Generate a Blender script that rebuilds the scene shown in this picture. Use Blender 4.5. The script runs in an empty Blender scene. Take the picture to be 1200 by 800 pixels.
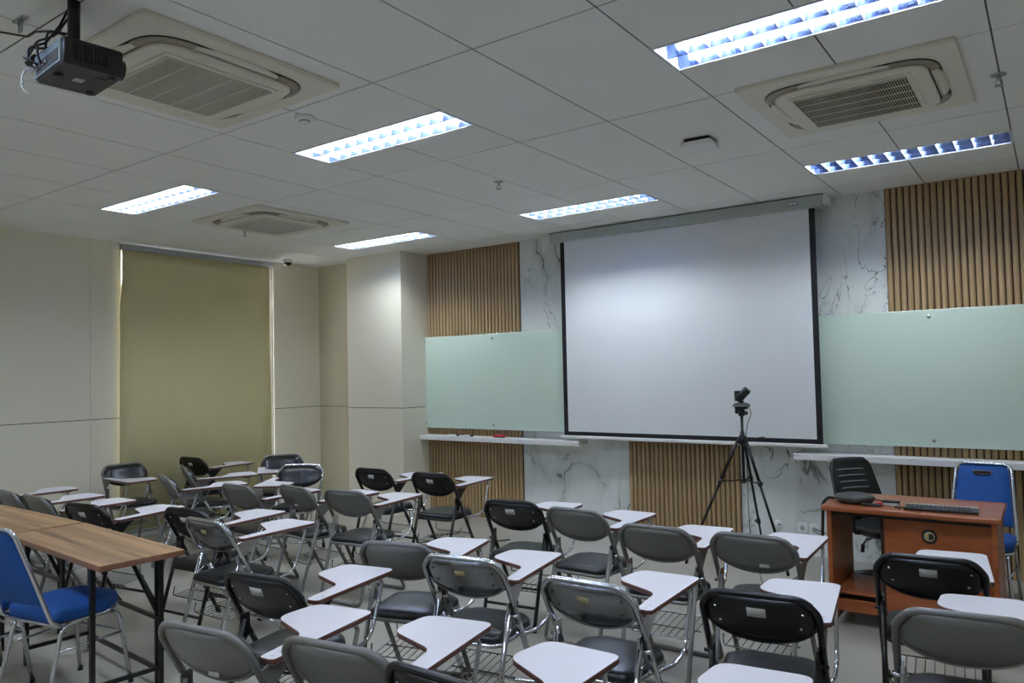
import bpy, math, random
from mathutils import Vector, Matrix
random.seed(4)
PI = math.pi
scn = bpy.context.scene
col = scn.collection
R = math.radians
H = 2.935                                   # ceiling height

# ------------------------------------------------------------------ materials
def lin(c):
    return tuple(((v/255)/12.92 if v/255 <= .04045 else ((v/255+.055)/1.055)**2.4) for v in c)

def mat(name, rgb, rough=.5, metal=0., var=.06, scale=30., bump=0., coat=0., spec=.5, emit=None, stretch=None):
    m = bpy.data.materials.new(name); m.use_nodes = True
    nt = m.node_tree; b = nt.nodes['Principled BSDF']
    c = lin(rgb)
    b.inputs['Roughness'].default_value = rough
    b.inputs['Metallic'].default_value = metal
    b.inputs['Specular IOR Level'].default_value = spec
    if coat:
        b.inputs['Coat Weight'].default_value = coat; b.inputs['Coat Roughness'].default_value = .12
    if emit:
        b.inputs['Emission Color'].default_value = (*emit[0], 1); b.inputs['Emission Strength'].default_value = emit[1]
    tc = nt.nodes.new('ShaderNodeTexCoord'); n = nt.nodes.new('ShaderNodeTexNoise')
    n.inputs['Scale'].default_value = scale; n.inputs['Detail'].default_value = 4
    src = tc.outputs['Object']
    if stretch:
        mp = nt.nodes.new('ShaderNodeMapping'); mp.inputs['Scale'].default_value = stretch
        nt.links.new(src, mp.inputs['Vector']); src = mp.outputs['Vector']
    nt.links.new(src, n.inputs['Vector'])
    r = nt.nodes.new('ShaderNodeValToRGB')
    r.color_ramp.elements[0].position = .3; r.color_ramp.elements[1].position = .7
    r.color_ramp.elements[0].color = (*[v*(1-var) for v in c], 1)
    r.color_ramp.elements[1].color = (*[min(1, v*(1+var)) for v in c], 1)
    nt.links.new(n.outputs['Fac'], r.inputs['Fac']); nt.links.new(r.outputs['Color'], b.inputs['Base Color'])
    if bump:
        bp = nt.nodes.new('ShaderNodeBump'); bp.inputs['Strength'].default_value = bump; bp.inputs['Distance'].default_value = .002
        nt.links.new(n.outputs['Fac'], bp.inputs['Height']); nt.links.new(bp.outputs['Normal'], b.inputs['Normal'])
    return m

def marble(name):
    m = bpy.data.materials.new(name); m.use_nodes = True
    nt = m.node_tree; b = nt.nodes['Principled BSDF']; L = nt.links.new
    b.inputs['Roughness'].default_value = .25
    tc = nt.nodes.new('ShaderNodeTexCoord')
    mp = nt.nodes.new('ShaderNodeMapping'); mp.inputs['Rotation'].default_value = (0, R(35), 0); mp.inputs['Scale'].default_value = (1.5, 1, .75)
    L(tc.outputs['Object'], mp.inputs['Vector'])
    def vein(scale, dist, width, off):
        n = nt.nodes.new('ShaderNodeTexNoise'); n.inputs['Scale'].default_value = scale; n.inputs['Detail'].default_value = 5
        n.inputs['Roughness'].default_value = .5; n.inputs['Distortion'].default_value = dist
        ad = nt.nodes.new('ShaderNodeVectorMath'); ad.operation = 'ADD'; ad.inputs[1].default_value = off
        L(mp.outputs['Vector'], ad.inputs[0]); L(ad.outputs[0], n.inputs['Vector'])
        s = nt.nodes.new('ShaderNodeMath'); s.operation = 'SUBTRACT'; s.inputs[1].default_value = .5; L(n.outputs['Fac'], s.inputs[0])
        a = nt.nodes.new('ShaderNodeMath'); a.operation = 'ABSOLUTE'; L(s.outputs[0], a.inputs[0])
        r = nt.nodes.new('ShaderNodeMapRange'); r.interpolation_type = 'SMOOTHSTEP'
        r.inputs['From Min'].default_value = 0; r.inputs['From Max'].default_value = width
        r.inputs['To Min'].default_value = 1; r.inputs['To Max'].default_value = 0
        L(a.outputs[0], r.inputs['Value'])
        k = nt.nodes.new('ShaderNodeTexNoise'); k.inputs['Scale'].default_value = 1.7; k.inputs['Detail'].default_value = 2
        L(ad.outputs[0], k.inputs['Vector'])
        q = nt.nodes.new('ShaderNodeMapRange'); q.inputs['From Min'].default_value = .44; q.inputs['From Max'].default_value = .62
        L(k.outputs['Fac'], q.inputs['Value'])
        p = nt.nodes.new('ShaderNodeMath'); p.operation = 'MULTIPLY'; L(r.outputs[0], p.inputs[0]); L(q.outputs[0], p.inputs[1])
        return p.outputs[0]
    v1 = vein(1.25, .9, .016, (3.1, 0, .4)); v2 = vein(2.1, 1.4, .011, (9.7, 2, 5.3))
    mx = nt.nodes.new('ShaderNodeMath'); mx.operation = 'MAXIMUM'; L(v1, mx.inputs[0]); L(v2, mx.inputs[1])
    v3 = vein(1.25, .9, .11, (3.1, 0, .4)); h = nt.nodes.new('ShaderNodeMath'); h.operation = 'MULTIPLY'; h.inputs[1].default_value = .28; L(v3, h.inputs[0])
    m2 = nt.nodes.new('ShaderNodeMath'); m2.operation = 'MAXIMUM'; L(mx.outputs[0], m2.inputs[0]); L(h.outputs[0], m2.inputs[1]); mx = m2
    cm = nt.nodes.new('ShaderNodeMixRGB'); cm.inputs[1].default_value = (*lin((226, 231, 229)), 1); cm.inputs[2].default_value = (*lin((112, 118, 118)), 1)
    L(mx.outputs[0], cm.inputs[0]); L(cm.outputs[0], b.inputs['Base Color'])
    return m

def wood(name, dark, light, rough=.4, along=(.6, 14, 14), coat=0., contrast=(.3, .7)):
    m = bpy.data.materials.new(name); m.use_nodes = True
    nt = m.node_tree; b = nt.nodes['Principled BSDF']; L = nt.links.new
    b.inputs['Roughness'].default_value = rough; b.inputs['Coat Weight'].default_value = coat; b.inputs['Coat Roughness'].default_value = .2
    tc = nt.nodes.new('ShaderNodeTexCoord'); mp = nt.nodes.new('ShaderNodeMapping'); mp.inputs['Scale'].default_value = along
    n = nt.nodes.new('ShaderNodeTexNoise'); n.inputs['Scale'].default_value = 1.5; n.inputs['Detail'].default_value = 7; n.inputs['Roughness'].default_value = .6
    n.inputs['Distortion'].default_value = .4
    r = nt.nodes.new('ShaderNodeValToRGB'); r.color_ramp.elements[0].position = contrast[0]; r.color_ramp.elements[1].position = contrast[1]
    r.color_ramp.elements[0].color = (*lin(dark), 1); r.color_ramp.elements[1].color = (*lin(light), 1)
    L(tc.outputs['Object'], mp.inputs[0]); L(mp.outputs[0], n.inputs['Vector']); L(n.outputs['Fac'], r.inputs[0]); L(r.outputs[0], b.inputs['Base Color'])
    return m

M = dict(
    ceil=mat('ceiling_tile', (238, 239, 236), .9, var=.015, scale=3), gap=mat('ceiling_joint', (60, 62, 62), .9),
    grid=mat('ceiling_grid', (84, 86, 86), .6),
    wall=mat('beige_laminate', (228, 223, 206), .45, var=.012, scale=2), seam=mat('wall_seam', (70, 66, 58), .8),
    walld=mat('olive_beige_shade', (198, 192, 166), .6, var=.012, scale=2),  # darker tone puts the return wall's shade into its colour
    wallp=mat('plain_paint', (214, 210, 198), .8, var=.01, scale=2),
    marble=marble('white_marble'),
    slat=wood('slat_wood', (146, 121, 86), (182, 154, 112), .5, (60, 60, .5)), slatback=mat('slat_backing', (66, 51, 36), .8),
    floor=mat('grey_vinyl', (157, 154, 144), .38, var=.05, scale=2.2, spec=.4),
    blind=mat('olive_blind', (208, 199, 154), .85, var=.015, scale=4), white=mat('white_paint', (232, 233, 234), .45, var=.01),
    alu=mat('aluminium', (175, 178, 180), .35, 1), glass_green=mat('green_glass', (207, 226, 213), .16, var=.01, scale=2, coat=.5, spec=.6),
    screen=mat('screen_white', (232, 236, 240), .8, var=.006, scale=3), black=mat('black_cloth', (14, 15, 24), .7),
    blackp=mat('black_plastic', (20, 20, 22), .42), blackm=mat('black_metal', (22, 22, 25), .35, .3), darkgrey=mat('dark_grey_plastic', (52, 52, 54), .5),
    hous=mat('housing_grey', (176, 184, 182), .45), cream=mat('cream_plastic', (224, 220, 207), .5, var=.015), slot=mat('dark_slot', (24, 22, 20), .7),
    vane=mat('vane_taupe', (158, 150, 134), .6), filt=mat('filter_shaded', (46, 40, 33), .9),  # filter colour darkened to hold the shade between the grille slats
    reflector=mat('louver_silver', (118, 134, 172), .13, 1., var=.01), blade=mat('louver_blade', (226, 230, 236), .5, 0., var=.01), cushion=mat('cushion_vinyl', (13, 13, 16), .34, bump=.1, scale=90),
    rim=mat('lamp_rim', (196, 200, 204), .5),
    tube=mat('lit_tube', (240, 245, 255), .5, emit=((.88, .95, .985), 112.)),
    greyf=mat('grey_enamel', (109, 109, 106), .38, .1, var=.03), blackf=mat('black_enamel', (13, 13, 16), .32, .1),
    chrome=mat('chrome', (206, 208, 214), .16, 1., var=.03), chromes=mat('brushed_chrome', (150, 152, 156), .17, 1., var=.08, scale=12, stretch=(6, 1, .6)),
    vinyl=mat('black_vinyl', (23, 24, 28), .36, bump=.15, scale=120), rubber=mat('black_rubber', (16, 16, 16), .8),
    tablet=mat('white_laminate', (224, 223, 234), .3, var=.008, scale=5), edge=mat('brown_edge', (98, 62, 56), .5, var=.1), edgew=mat('bare_edge', (176, 134, 92), .7),
    sticker=mat('silver_sticker', (176, 176, 172), .5), gold=mat('pale_gold_sticker', (170, 160, 120), .45, .3),
    table=wood('table_walnut', (96, 71, 47), (178, 139, 97), .42, (.4, 14, 14), contrast=(.34, .68)), tedge=wood('table_edge', (112, 76, 58), (140, 98, 74), .45, (1, 10, 10)),
    desk=wood('desk_cherry', (134, 67, 30), (170, 94, 48), .32, (1.2, 12, 12), coat=.3), deskd=mat('desk_dark', (42, 24, 20), .6),
    blue=mat('blue_fabric', (9, 74, 146), .75, var=.06, scale=60, bump=.1), wire=mat('black_cable', (14, 14, 15), .5), wireg=mat('grey_cable', (120, 122, 124), .5),
    red=mat('red_plastic', (196, 40, 60), .45), glassd=mat('lens_glass', (8, 9, 12), .08, coat=1.), pane=None, port=mat('pale_metal', (150, 170, 178), .35, .6))

g = bpy.data.materials.new('window_glass'); g.use_nodes = True
g.node_tree.nodes['Principled BSDF'].inputs['Transmission Weight'].default_value = 1
g.node_tree.nodes['Principled BSDF'].inputs['Roughness'].default_value = .02
M['pane'] = g

# ------------------------------------------------------------------ mesh builder
def fillet(pts, rad, n=5):
    """round the corners of an open polyline; rad a number or one value per point"""
    P = [Vector(p) for p in pts]; out = [P[0]]
    for i in range(1, len(P)-1):
        r = rad[i] if isinstance(rad, (list, tuple)) else rad
        a, b, c = P[i-1], P[i], P[i+1]
        u = (a-b); v = (c-b); lu, lv = u.length, v.length
        if r <= 0 or lu < 1e-6 or lv < 1e-6: out.append(b); continue
        u /= lu; v /= lv
        ang = u.angle(v); t = min(r/max(math.tan(ang/2), 1e-4), .49*lu, .49*lv)
        p0 = b+u*t; p1 = b+v*t
        for k in range(n+1):
            s = k/n; out.append(p0*(1-s)**2 + b*2*s*(1-s) + p1*s*s)
    out.append(P[-1]); return out

def rpoly(pts, rads, n=6):
    """closed polygon (x, y) with rounded corners"""
    P = [Vector((p[0], p[1])) for p in pts]; N = len(P); out = []
    for i in range(N):
        r = rads[i] if isinstance(rads, (list, tuple)) else rads
        a, b, c = P[i-1], P[i], P[(i+1) % N]
        u = a-b; v = c-b; lu, lv = u.length, v.length; u /= lu; v /= lv
        if r <= 0: out.append(b); continue
        ang = u.angle(v); t = min(r/max(math.tan(ang/2), 1e-4), .49*lu, .49*lv)
        p0 = b+u*t; p1 = b+v*t
        for k in range(n+1):
            s = k/n; out.append(p0*(1-s)**2 + b*2*s*(1-s) + p1*s*s)
    return out

class MB:
    def __init__(s, *mats): s.v = []; s.f = []; s.m = []; s.s = []; s.mats = list(mats)
    def add(s, vs, fs, mi=0, smooth=False, mx=None):
        o = len(s.v)
        s.v += [tuple(mx @ Vector(p)) if mx else tuple(p) for p in vs]
        for f in fs: s.f.append([o+i for i in f]); s.m.append(mi); s.s.append(smooth)
        return s
    def box(s, a, b, mi=0, mx=None):
        x0, y0, z0 = a; x1, y1, z1 = b
        vs = [(x0,y0,z0),(x1,y0,z0),(x1,y1,z0),(x0,y1,z0),(x0,y0,z1),(x1,y0,z1),(x1,y1,z1),(x0,y1,z1)]
        return s.add(vs, [(0,3,2,1),(4,5,6,7),(0,1,5,4),(1,2,6,5),(2,3,7,6),(3,0,4,7)], mi, mx=mx)
    def prism(s, poly, z0, z1, mi=0, side=None, mx=None, inset=0):
        n = len(poly); side = mi if side is None else side
        if inset:
            c = sum((Vector((p[0], p[1])) for p in poly), Vector((0, 0)))/n
            ins = [Vector((p[0], p[1])) + (c-Vector((p[0], p[1]))).normalized()*inset for p in poly]
            zi = inset if z1 > z0 else -inset
            rings = [(ins, z0), (poly, z0+zi), (poly, z1-zi), (ins, z1)]
        else: rings = [(poly, z0), (poly, z1)]
        vs = [(p[0], p[1], z) for ring, z in rings for p in ring]
        for k in range(len(rings)-1):
            pass
        s.add(vs, [tuple(range(n-1, -1, -1))], mi, mx=mx)
        o = len(s.v)-len(vs); k = len(rings)
        s.f.append([o+(k-1)*n+i for i in range(n)]); s.m.append(mi); s.s.append(False)
        for q in range(k-1):
            for i in range(n):
                j = (i+1) % n
                s.f.append([o+q*n+i, o+q*n+j, o+(q+1)*n+j, o+(q+1)*n+i]); s.m.append(side); s.s.append(n > 8)
        return s
    def tube(s, pts, r, seg=8, mi=0, cap=True, closed=False, mx=None, sq=False):
        P = [Vector(p) for p in pts]
        Q = [P[0]]
        for p in P[1:]:
            if (p-Q[-1]).length > 1e-5: Q.append(p)
        P = Q; N = len(P); T = []
        for i in range(N):
            if closed: t = P[(i+1) % N]-P[i-1]
            else: t = P[min(i+1, N-1)]-P[max(i-1, 0)]
            T.append(t.normalized())
        a = Vector((0, 0, 1)) if abs(T[0].z) < .9 else Vector((1, 0, 0))
        u = T[0].cross(a).normalized(); vs = []
        for i in range(N):
            u = (u - T[i]*u.dot(T[i])).normalized(); w = T[i].cross(u)
            rr = r[i] if isinstance(r, (list, tuple)) else r
            for k in range(seg):
                th = 2*PI*k/seg + (PI/4 if sq else 0); vs.append(P[i]+(u*math.cos(th)+w*math.sin(th))*rr)
        fs = []
        for i in range(N if closed else N-1):
            i2 = (i+1) % N
            for k in range(seg):
                k2 = (k+1) % seg; fs.append((i*seg+k, i*seg+k2, i2*seg+k2, i2*seg+k))
        s.add(vs, fs, mi, not sq, mx)
        if cap and not closed:
            o = len(s.v)-len(vs)
            s.f.append([o+k for k in range(seg-1, -1, -1)]); s.m.append(mi); s.s.append(False)
            s.f.append([o+(N-1)*seg+k for k in range(seg)]); s.m.append(mi); s.s.append(False)
        return s
    def lathe(s, prof, c=(0, 0, 0), seg=20, mi=0, mx=None, smooth=True):
        vs = []; n = len(prof)
        for r, z in prof:
            for k in range(seg):
                th = 2*PI*k/seg; vs.append((c[0]+r*math.cos(th), c[1]+r*math.sin(th), c[2]+z))
        fs = []
        for i in range(n-1):
            for k in range(seg):
                k2 = (k+1) % seg; fs.append((i*seg+k, i*seg+k2, (i+1)*seg+k2, (i+1)*seg+k))
        fs.append(tuple(range(seg-1, -1, -1))); fs.append(tuple((n-1)*seg+k for k in range(seg)))
        return s.add(vs, fs, mi, smooth, mx)
    def sheet(s, rows, mi=0, thick=None, smooth=True, mx=None):
        """grid of points -> closed shell when thick (Vector offset) is given"""
        nr, nc = len(rows), len(rows[0])
        A = [Vector(p) for r_ in rows for p in r_]
        fs = [(i*nc+j, i*nc+j+1, (i+1)*nc+j+1, (i+1)*nc+j) for i in range(nr-1) for j in range(nc-1)]
        if thick is None: return s.add(A, fs, mi, smooth, mx)
        t = Vector(thick); B = [p+t for p in A]; o = len(A)
        fs2 = [tuple(o+q for q in reversed(f)) for f in fs]
        rim = [i for i in range(nc)] + [i*nc+nc-1 for i in range(1, nr)] + [(nr-1)*nc+j for j in range(nc-2, -1, -1)] + [i*nc for i in range(nr-2, 0, -1)]
        fs3 = [(rim[(k+1) % len(rim)], rim[k], o+rim[k], o+rim[(k+1) % len(rim)]) for k in range(len(rim))]
        return s.add(A+B, fs+fs2+fs3, mi, smooth, mx)
    def build(s, name, parent=None, bevel=0, seg=2):
        me = bpy.data.meshes.new(name); me.from_pydata(s.v, [], s.f)
        for m in s.mats: me.materials.append(M[m])
        me.polygons.foreach_set('material_index', s.m); me.polygons.foreach_set('use_smooth', s.s); me.update()
        me.validate()
        o = bpy.data.objects.new(name, me); col.objects.link(o)
        if parent: o.parent = parent
        if bevel:
            b = o.modifiers.new('bevel', 'BEVEL'); b.width = bevel; b.segments = seg; b.limit_method = 'ANGLE'; b.angle_limit = R(40)
        return o

def empty(name, loc=(0, 0, 0), rz=0, label=None, cat=None, group=None):
    o = bpy.data.objects.new(name, None); col.objects.link(o)
    o.location = loc; o.rotation_euler = (0, 0, rz); o.empty_display_size = .1
    return tag(o, label, cat, group)
def tag(o, label=None, cat=None, group=None):
    if label: o['label'] = label
    if cat: o['category'] = cat
    if group: o['group'] = group
    return o
def struct(o): o['kind'] = 'structure'; return o
def copy_tree(o, parent=None):
    c = o.copy(); col.objects.link(c)
    if parent: c.parent = parent
    for ch in [k for k in o.children]: copy_tree(ch, c)
    return c
def rot_to(d, p=(0, 0, 0)):
    q = Vector(d).normalized().to_track_quat('Z', 'Y'); return Matrix.Translation(Vector(p)) @ q.to_matrix().to_4x4()

# ------------------------------------------------------------------ camera
def camera():
    yaw, pitch, roll = 0.622750828, 0.0412339409, 0.0210754956
    cy, sy = math.cos(yaw), math.sin(yaw)
    fwd = Vector((-sy*math.cos(pitch), cy*math.cos(pitch), math.sin(pitch))); right = Vector((cy, sy, 0)); down = -right.cross(fwd)
    c, s = math.cos(roll), math.sin(roll)
    r2 = right*c + down*s; d2 = down*c - right*s
    cam = bpy.data.cameras.new('camera'); o = bpy.data.objects.new('camera', cam); col.objects.link(o)
    mw = Matrix(((r2.x, -d2.x, -fwd.x, 0), (r2.y, -d2.y, -fwd.y, 0), (r2.z, -d2.z, -fwd.z, 1.555), (0, 0, 0, 1)))
    o.matrix_world = mw
    cam.sensor_width = 36; cam.lens = 888.4066*36/1200; cam.clip_start = .05; cam.clip_end = 200
    scn.camera = o
camera()

# ------------------------------------------------------------------ room shell
X0, X1, Y0, Y1 = -7.53, 1.35, -2.9, 6.56
GX = lambda k: -6.768 + .6*k
GY = lambda k: 2.497 + 1.2*k
LX = [GX(2), GX(6), GX(10)]; LY = [3.12, 5.53, .72, -1.68]
b = MB('floor'); b.box((X0-.3, Y0-.2, -.1), (X1+.2, Y1+.3, 0)); struct(b.build('floor'))

def ceiling():
    b = MB('ceil', 'gap', 'grid'); gp = .004
    xs = [X0-.05] + [GX(k) for k in range(-1, 14) if X0 < GX(k) < X1] + [X1+.05]
    ys = [Y0-.05] + [GY(k) for k in range(-5, 4) if Y0 < GY(k) < Y1] + [Y1+.05]
    holes = [(x-.6, x+.6, y-.145, y+.145) for x in LX for y in LY]
    for i in range(len(xs)-1):
        for j in range(len(ys)-1):
            x0, x1, y0, y1 = xs[i]+gp, xs[i+1]-gp, ys[j]+gp, ys[j+1]-gp
            cuts = [(y0, y1)]
            for h in holes:
                if h[0]-.01 < (x0+x1)/2 < h[1]+.01:
                    new = []
                    for a, c in cuts:
                        if h[3] <= a or h[2] >= c: new.append((a, c))
                        else:
                            if h[2] > a: new.append((a, h[2]))
                            if h[3] < c: new.append((h[3], c))
                    cuts = new
            for a, c in cuts:
                if c-a > .004: b.box((x0, a, H), (x1, c, H+.004))
    # joint backing a little above the tiles, left open over the lamp recesses
    for j in range(len(ys)-1):
        segs = [(ys[j], ys[j+1])]
    for x in xs[1:-1]:
        yy = Y0
        hs = sorted([(h[2], h[3]) for h in holes if h[0]-.02 < x < h[1]+.02])
        for a, c in hs + [(Y1, Y1)]:
            if a > yy: b.box((x-.012, yy, H+.0035), (x+.012, a, H+.012), 2)
            yy = c
    for y in ys[1:-1]: b.box((X0, y-.012, H+.0035), (X1, y+.012, H+.012), 1)
    b.box((X0-.2, Y0-.2, H+.2), (X1+.2, Y1+.2, H+.3), 0)
    return struct(b.build('ceiling'))
ceiling()

GZ = 1.19                                    # height of the groove round the walls
def panel_wall(name, axis, fixed, u0, u1, seams, depth, z0=0, z1=H+.05, openings=(), m='wall'):
    """laminate panels with fine open joints; axis 'x': wall plane x=fixed runs along y"""
    b = MB(m, 'seam'); gp = .0035; gv = .0014
    us = [u0] + seams + [u1]
    def bx(ua, ub, za, zb, mi, d0, d1):
        if axis == 'x': b.box((fixed-d1, ua, za), (fixed-d0, ub, zb), mi)
        else: b.box((ua, fixed+d0, za), (ub, fixed+d1, zb), mi)
    for i in range(len(us)-1):
        a, c = us[i]+(gv if i else 0), us[i+1]-(gv if i < len(us)-2 else 0)
        skip = any(o[0] <= (a+c)/2 <= o[1] for o in openings)
        if skip: continue
        bx(a, c, z0, GZ-gp, 0, 0, .012); bx(a, c, GZ+gp, z1, 0, 0, .012); bx(a-.01 if i else a, c+.004 if i < len(us)-2 else c, z0, z1, 1, .012, depth)
    return struct(b.build(name))
WIN = (3.84, 5.645)
panel_wall('wall_left', 'x', X0, Y0, 6.34, [.6, 2.07, 3.544, WIN[0], WIN[1]], .16, openings=[WIN])
b = MB('white'); b.box((X0-.165, WIN[0]-.012, .1), (X0-.001, WIN[0]+.001, 2.915)); b.box((X0-.165, WIN[1]-.001, .1), (X0-.001, WIN[1]+.012, 2.915)); b.box((X0-.16, WIN[0]-.02, -.02), (X0, WIN[1]+.02, .10)); b.box((X0-.16, WIN[0]-.02, 2.915), (X0, WIN[1]+.02, H+.05))
o = b.build('wall_left_window_surround'); struct(o)
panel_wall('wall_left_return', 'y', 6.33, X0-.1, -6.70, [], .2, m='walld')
# square column standing in the corner
b = MB('wall', 'seam'); gp = .0035
for za, zb in ((0, GZ-gp), (GZ+gp, H+.02)): b.box((-6.745, 6.085, za), (-5.872, 6.6, zb), 0)
b.box((-6.735, 6.095, 0), (-5.882, 6.6, H+.02), 1)
struct(b.build('wall_column', bevel=.004))
b = MB('marble'); b.box((-5.95, Y1-.02, 0), (X1+.1, Y1+.12, H+.05)); struct(b.build('wall_front'))
b = MB('wallp'); b.box((X1, Y0-.1, 0), (X1+.12, Y1+.1, H+.05)); struct(b.build('wall_right'))
b = MB('wallp'); b.box((X0-.16, Y0-.12, 0), (X1+.1, Y0, H+.05)); struct(b.build('wall_back'))
b = MB('white'); b.box((X0, Y0, 0), (X0+.012, WIN[0]-.02, .09)); b.box((X0, WIN[1]+.02, 0), (X0+.012, 6.33, .09)); struct(b.build('baseboard_left', bevel=.003))
b = MB('white'); b.box((X0, WIN[0]-.02, 0), (X0+.02, WIN[1]+.02, .10)); struct(b.build('baseboard_window', bevel=.003))

# fluted wood panels
def fluted(name, x0, x1):
    b = MB('slat', 'slatback'); y = 6.54; pitch = .0455
    b.box((x0, y-.012, 0), (x1, y, H), 1)
    n = max(1, round((x1-x0)/pitch)); p = (x1-x0)/n
    for i in range(n):
        cx = x0+(i+.5)*p; hw = p*.40
        prof = [(-hw, 0), (-hw, -.012), (-hw*.7, -.020), (-hw*.25, -.023), (hw*.25, -.023), (hw*.7, -.020), (hw, -.012), (hw, 0)]
        vs = [(cx+a, y-.010+c, z) for z in (0, H) for a, c in prof]; k = len(prof)
        b.add(vs, [(q, q+1, k+q+1, k+q) for q in range(k-1)], 0)
    return struct(b.build(name))
fluted('trim_1', -5.868, -4.575); fluted('trim_2', -3.345, -2.275); fluted('trim_3', -1.055, .22)

# window behind the roller blind
b = MB('alu'); x = X0-.12
for a, c in ((( x-.03, WIN[0], .10), (x+.03, WIN[0]+.05, 2.915)), ((x-.03, WIN[1]-.012, .10), (x+.03, WIN[1], 2.915)), ((x-.03, WIN[0], .10), (x+.03, WIN[1], .15)),
             ((x-.03, WIN[0], 2.865), (x+.03, WIN[1], 2.915)), ((x-.02, 4.72, .15), (x+.02, 4.77, 2.865))): b.box(a, c)
wf = struct(b.build('window_1', bevel=.004))
b = MB('pane'); b.box((x-.004, WIN[0]+.05, .15), (x+.004, WIN[1]-.03, 2.865)); b.build('window_pane', wf)
bl = empty('roller_blind', (X0+.03, 4.72, 2.86), 0, 'olive roller blind pulled down over the tall left window', 'blind')
b = MB('blind'); b.sheet([[(.004+.004*math.sin(j*1.3), (-.91 if z < -.4 else -.889)+((.862 if z < -1.4 else .846)+(.91 if z < -.4 else .889))*j/14, z) for j in range(15)] for z in (-2.80, -1.6, -1.0, -.6, -.3, -.1, .02)], 0, (-.003, 0, 0)); b.build('blind_fabric', bl)
b = MB('alu'); b.box((-.028, -.90, .0), (.035, .895, .05)); b.build('head_rail', bl, bevel=.006)
b = MB('alu'); b.tube([(.008, -.89, -2.80), (.008, .86, -2.80)], .012); b.build('bottom_rail', bl)

# ------------------------------------------------------------------ ceiling lamps
def make_lamp():
    root = empty('ceiling_lamp')
    b = MB('rim')
    for a, c in (((-.605, -.15, -.004), (.605, -.138, .010)), ((-.605, .138, -.004), (.605, .15, .010)), ((-.605, -.138, -.004), (-.590, .138, .010)), ((.590, -.138, -.004), (.605, .138, .010))): b.box(a, c)
    b.box((-.602, -.147, .01), (.602, -.142, .12)); b.box((-.602, .142, .01), (.602, .147, .12)); b.box((-.602, -.147, .115), (.602, .147, .12))
    b.box((-.602, -.142, .01), (-.597, .142, .115)); b.box((.597, -.142, .01), (.602, .142, .115))
    b.build('frame', root)
    b = MB('reflector')
    for s in (-1, 1):                       # two troughs with curved sides
        c = s*.069
        prof = [(-.066, .0), (-.064, .03), (-.055, .062), (-.036, .09), (0, .10), (.036, .09), (.055, .062), (.064, .03), (.066, .0)]
        b.sheet([[(x, c+a, z) for a, z in prof] for x in (-.588, .588)], 0)
    b.build('reflector', root)
    n = 12
    for i in range(1, n):
        x = -.588+1.176*i/n; b = MB('blade'); vs = []
        for y in (-.1335, .1335): vs += [(x-.010, y, .034), (x+.010, y, .034), (x+.0015, y, .001), (x-.0015, y, .001)]
        b.add(vs, [(0, 1, 5, 4), (1, 2, 6, 5), (2, 3, 7, 6), (3, 0, 4, 7)], 0); b.build('louver_blade', root)
    for s in (-1, 1):
        b = MB('tube', 'rim'); b.tube([(-.56, s*.069, .050), (.56, s*.069, .050)], .013, 12)
        for e in (-1, 1): b.tube([(e*.56, s*.069, .050), (e*.588, s*.069, .050)], .0135, 12, 1)
        b.build('fluorescent_tube', root)
    return root
lamp_labels = {(0, 0): 'lit louvred ceiling lamp nearest the beige left wall, in the near row', (1, 0): 'lit louvred ceiling lamp beside the smoke detector, middle of the near row',
    (2, 0): 'lit louvred ceiling lamp largest in view, cut by the top edge of the photo', (0, 1): 'lit louvred ceiling lamp above the beige corner column',
    (1, 1): 'lit louvred ceiling lamp above the left half of the projection screen', (2, 1): 'lit louvred ceiling lamp above the right fluted wood panel, beside the front air conditioner'}
proto = make_lamp(); first = True
for i, x in enumerate(LX):
    for j, y in enumerate(LY):
        o = proto if first else copy_tree(proto); first = False
        o.location = (x, y, H)
        tag(o, lamp_labels.get((i, j), 'lit louvred ceiling lamp in the unseen rear part of the room, %s column, %s row' % (('left', 'middle', 'right')[i], 'nearer' if j == 2 else 'rearmost')), 'lamp', 'recessed ceiling lamps')

# ------------------------------------------------------------------ cassette air conditioners
def sq(h, r, n=8): return rpoly([(-h, -h), (h, -h), (h, h), (-h, h)], r, n)
def make_ac():
    root = empty('air_conditioner')
    b = MB('cream'); b.prism(sq(.475, .012, 2), -.022, .0, 0, inset=.003); b.build('cover_frame', root)
    b = MB('slot'); b.prism(sq(.393, .187), -.0245, -.020); b.build('air_slot', root)
    for k in range(4):                      # curved corner vanes between the flaps
        b = MB('vane'); mx = Matrix.Rotation(k*PI/2, 4, 'Z')
        pts = [p for p in sq(.390, .185) if p[0] > .2 and p[1] > .2]
        inn = [p for p in sq(.352, .15) if p[0] > .165 and p[1] > .165]
        m_ = min(len(pts), len(inn))
        b.sheet([[(p[0], p[1], -.029) for p in pts[:m_]], [(p[0], p[1], -.036) for p in inn[:m_]]], 0, (0, 0, .003), mx=mx)
        b.build('corner_vane', root)
    b = MB('cream'); b.prism(sq(.343, .12), -.046, -.024, 0, inset=.006); b.build('centre_panel', root)
    for k in range(4):
        mx = Matrix.Rotation(k*PI/2, 4, 'Z')
        b = MB('cream'); rows = []
        for u in range(9):
            x = -.25+.50*u/8; d = .046*(1-(abs(x)/.25)**3)
            rows.append([(x, .349, -.030), (x, .352+d*.5, -.034), (x, .354+d, -.0265)])
        b.sheet(rows, 0, (0, 0, .004), mx=mx); b.build('flap', root)
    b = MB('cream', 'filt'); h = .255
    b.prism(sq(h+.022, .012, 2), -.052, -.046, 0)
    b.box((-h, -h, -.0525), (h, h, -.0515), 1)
    n = 46
    for i in range(n+1):
        x = -h+2*h*i/n; b.box((x-.0011, -h, -.0585), (x+.0011, h, -.0525))
    for i in range(6):
        y = -h+2*h*i/5; b.box((-h, y-.002, -.0588), (h, y+.002, -.0555))
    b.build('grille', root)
    return root
ac = make_ac()
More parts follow.
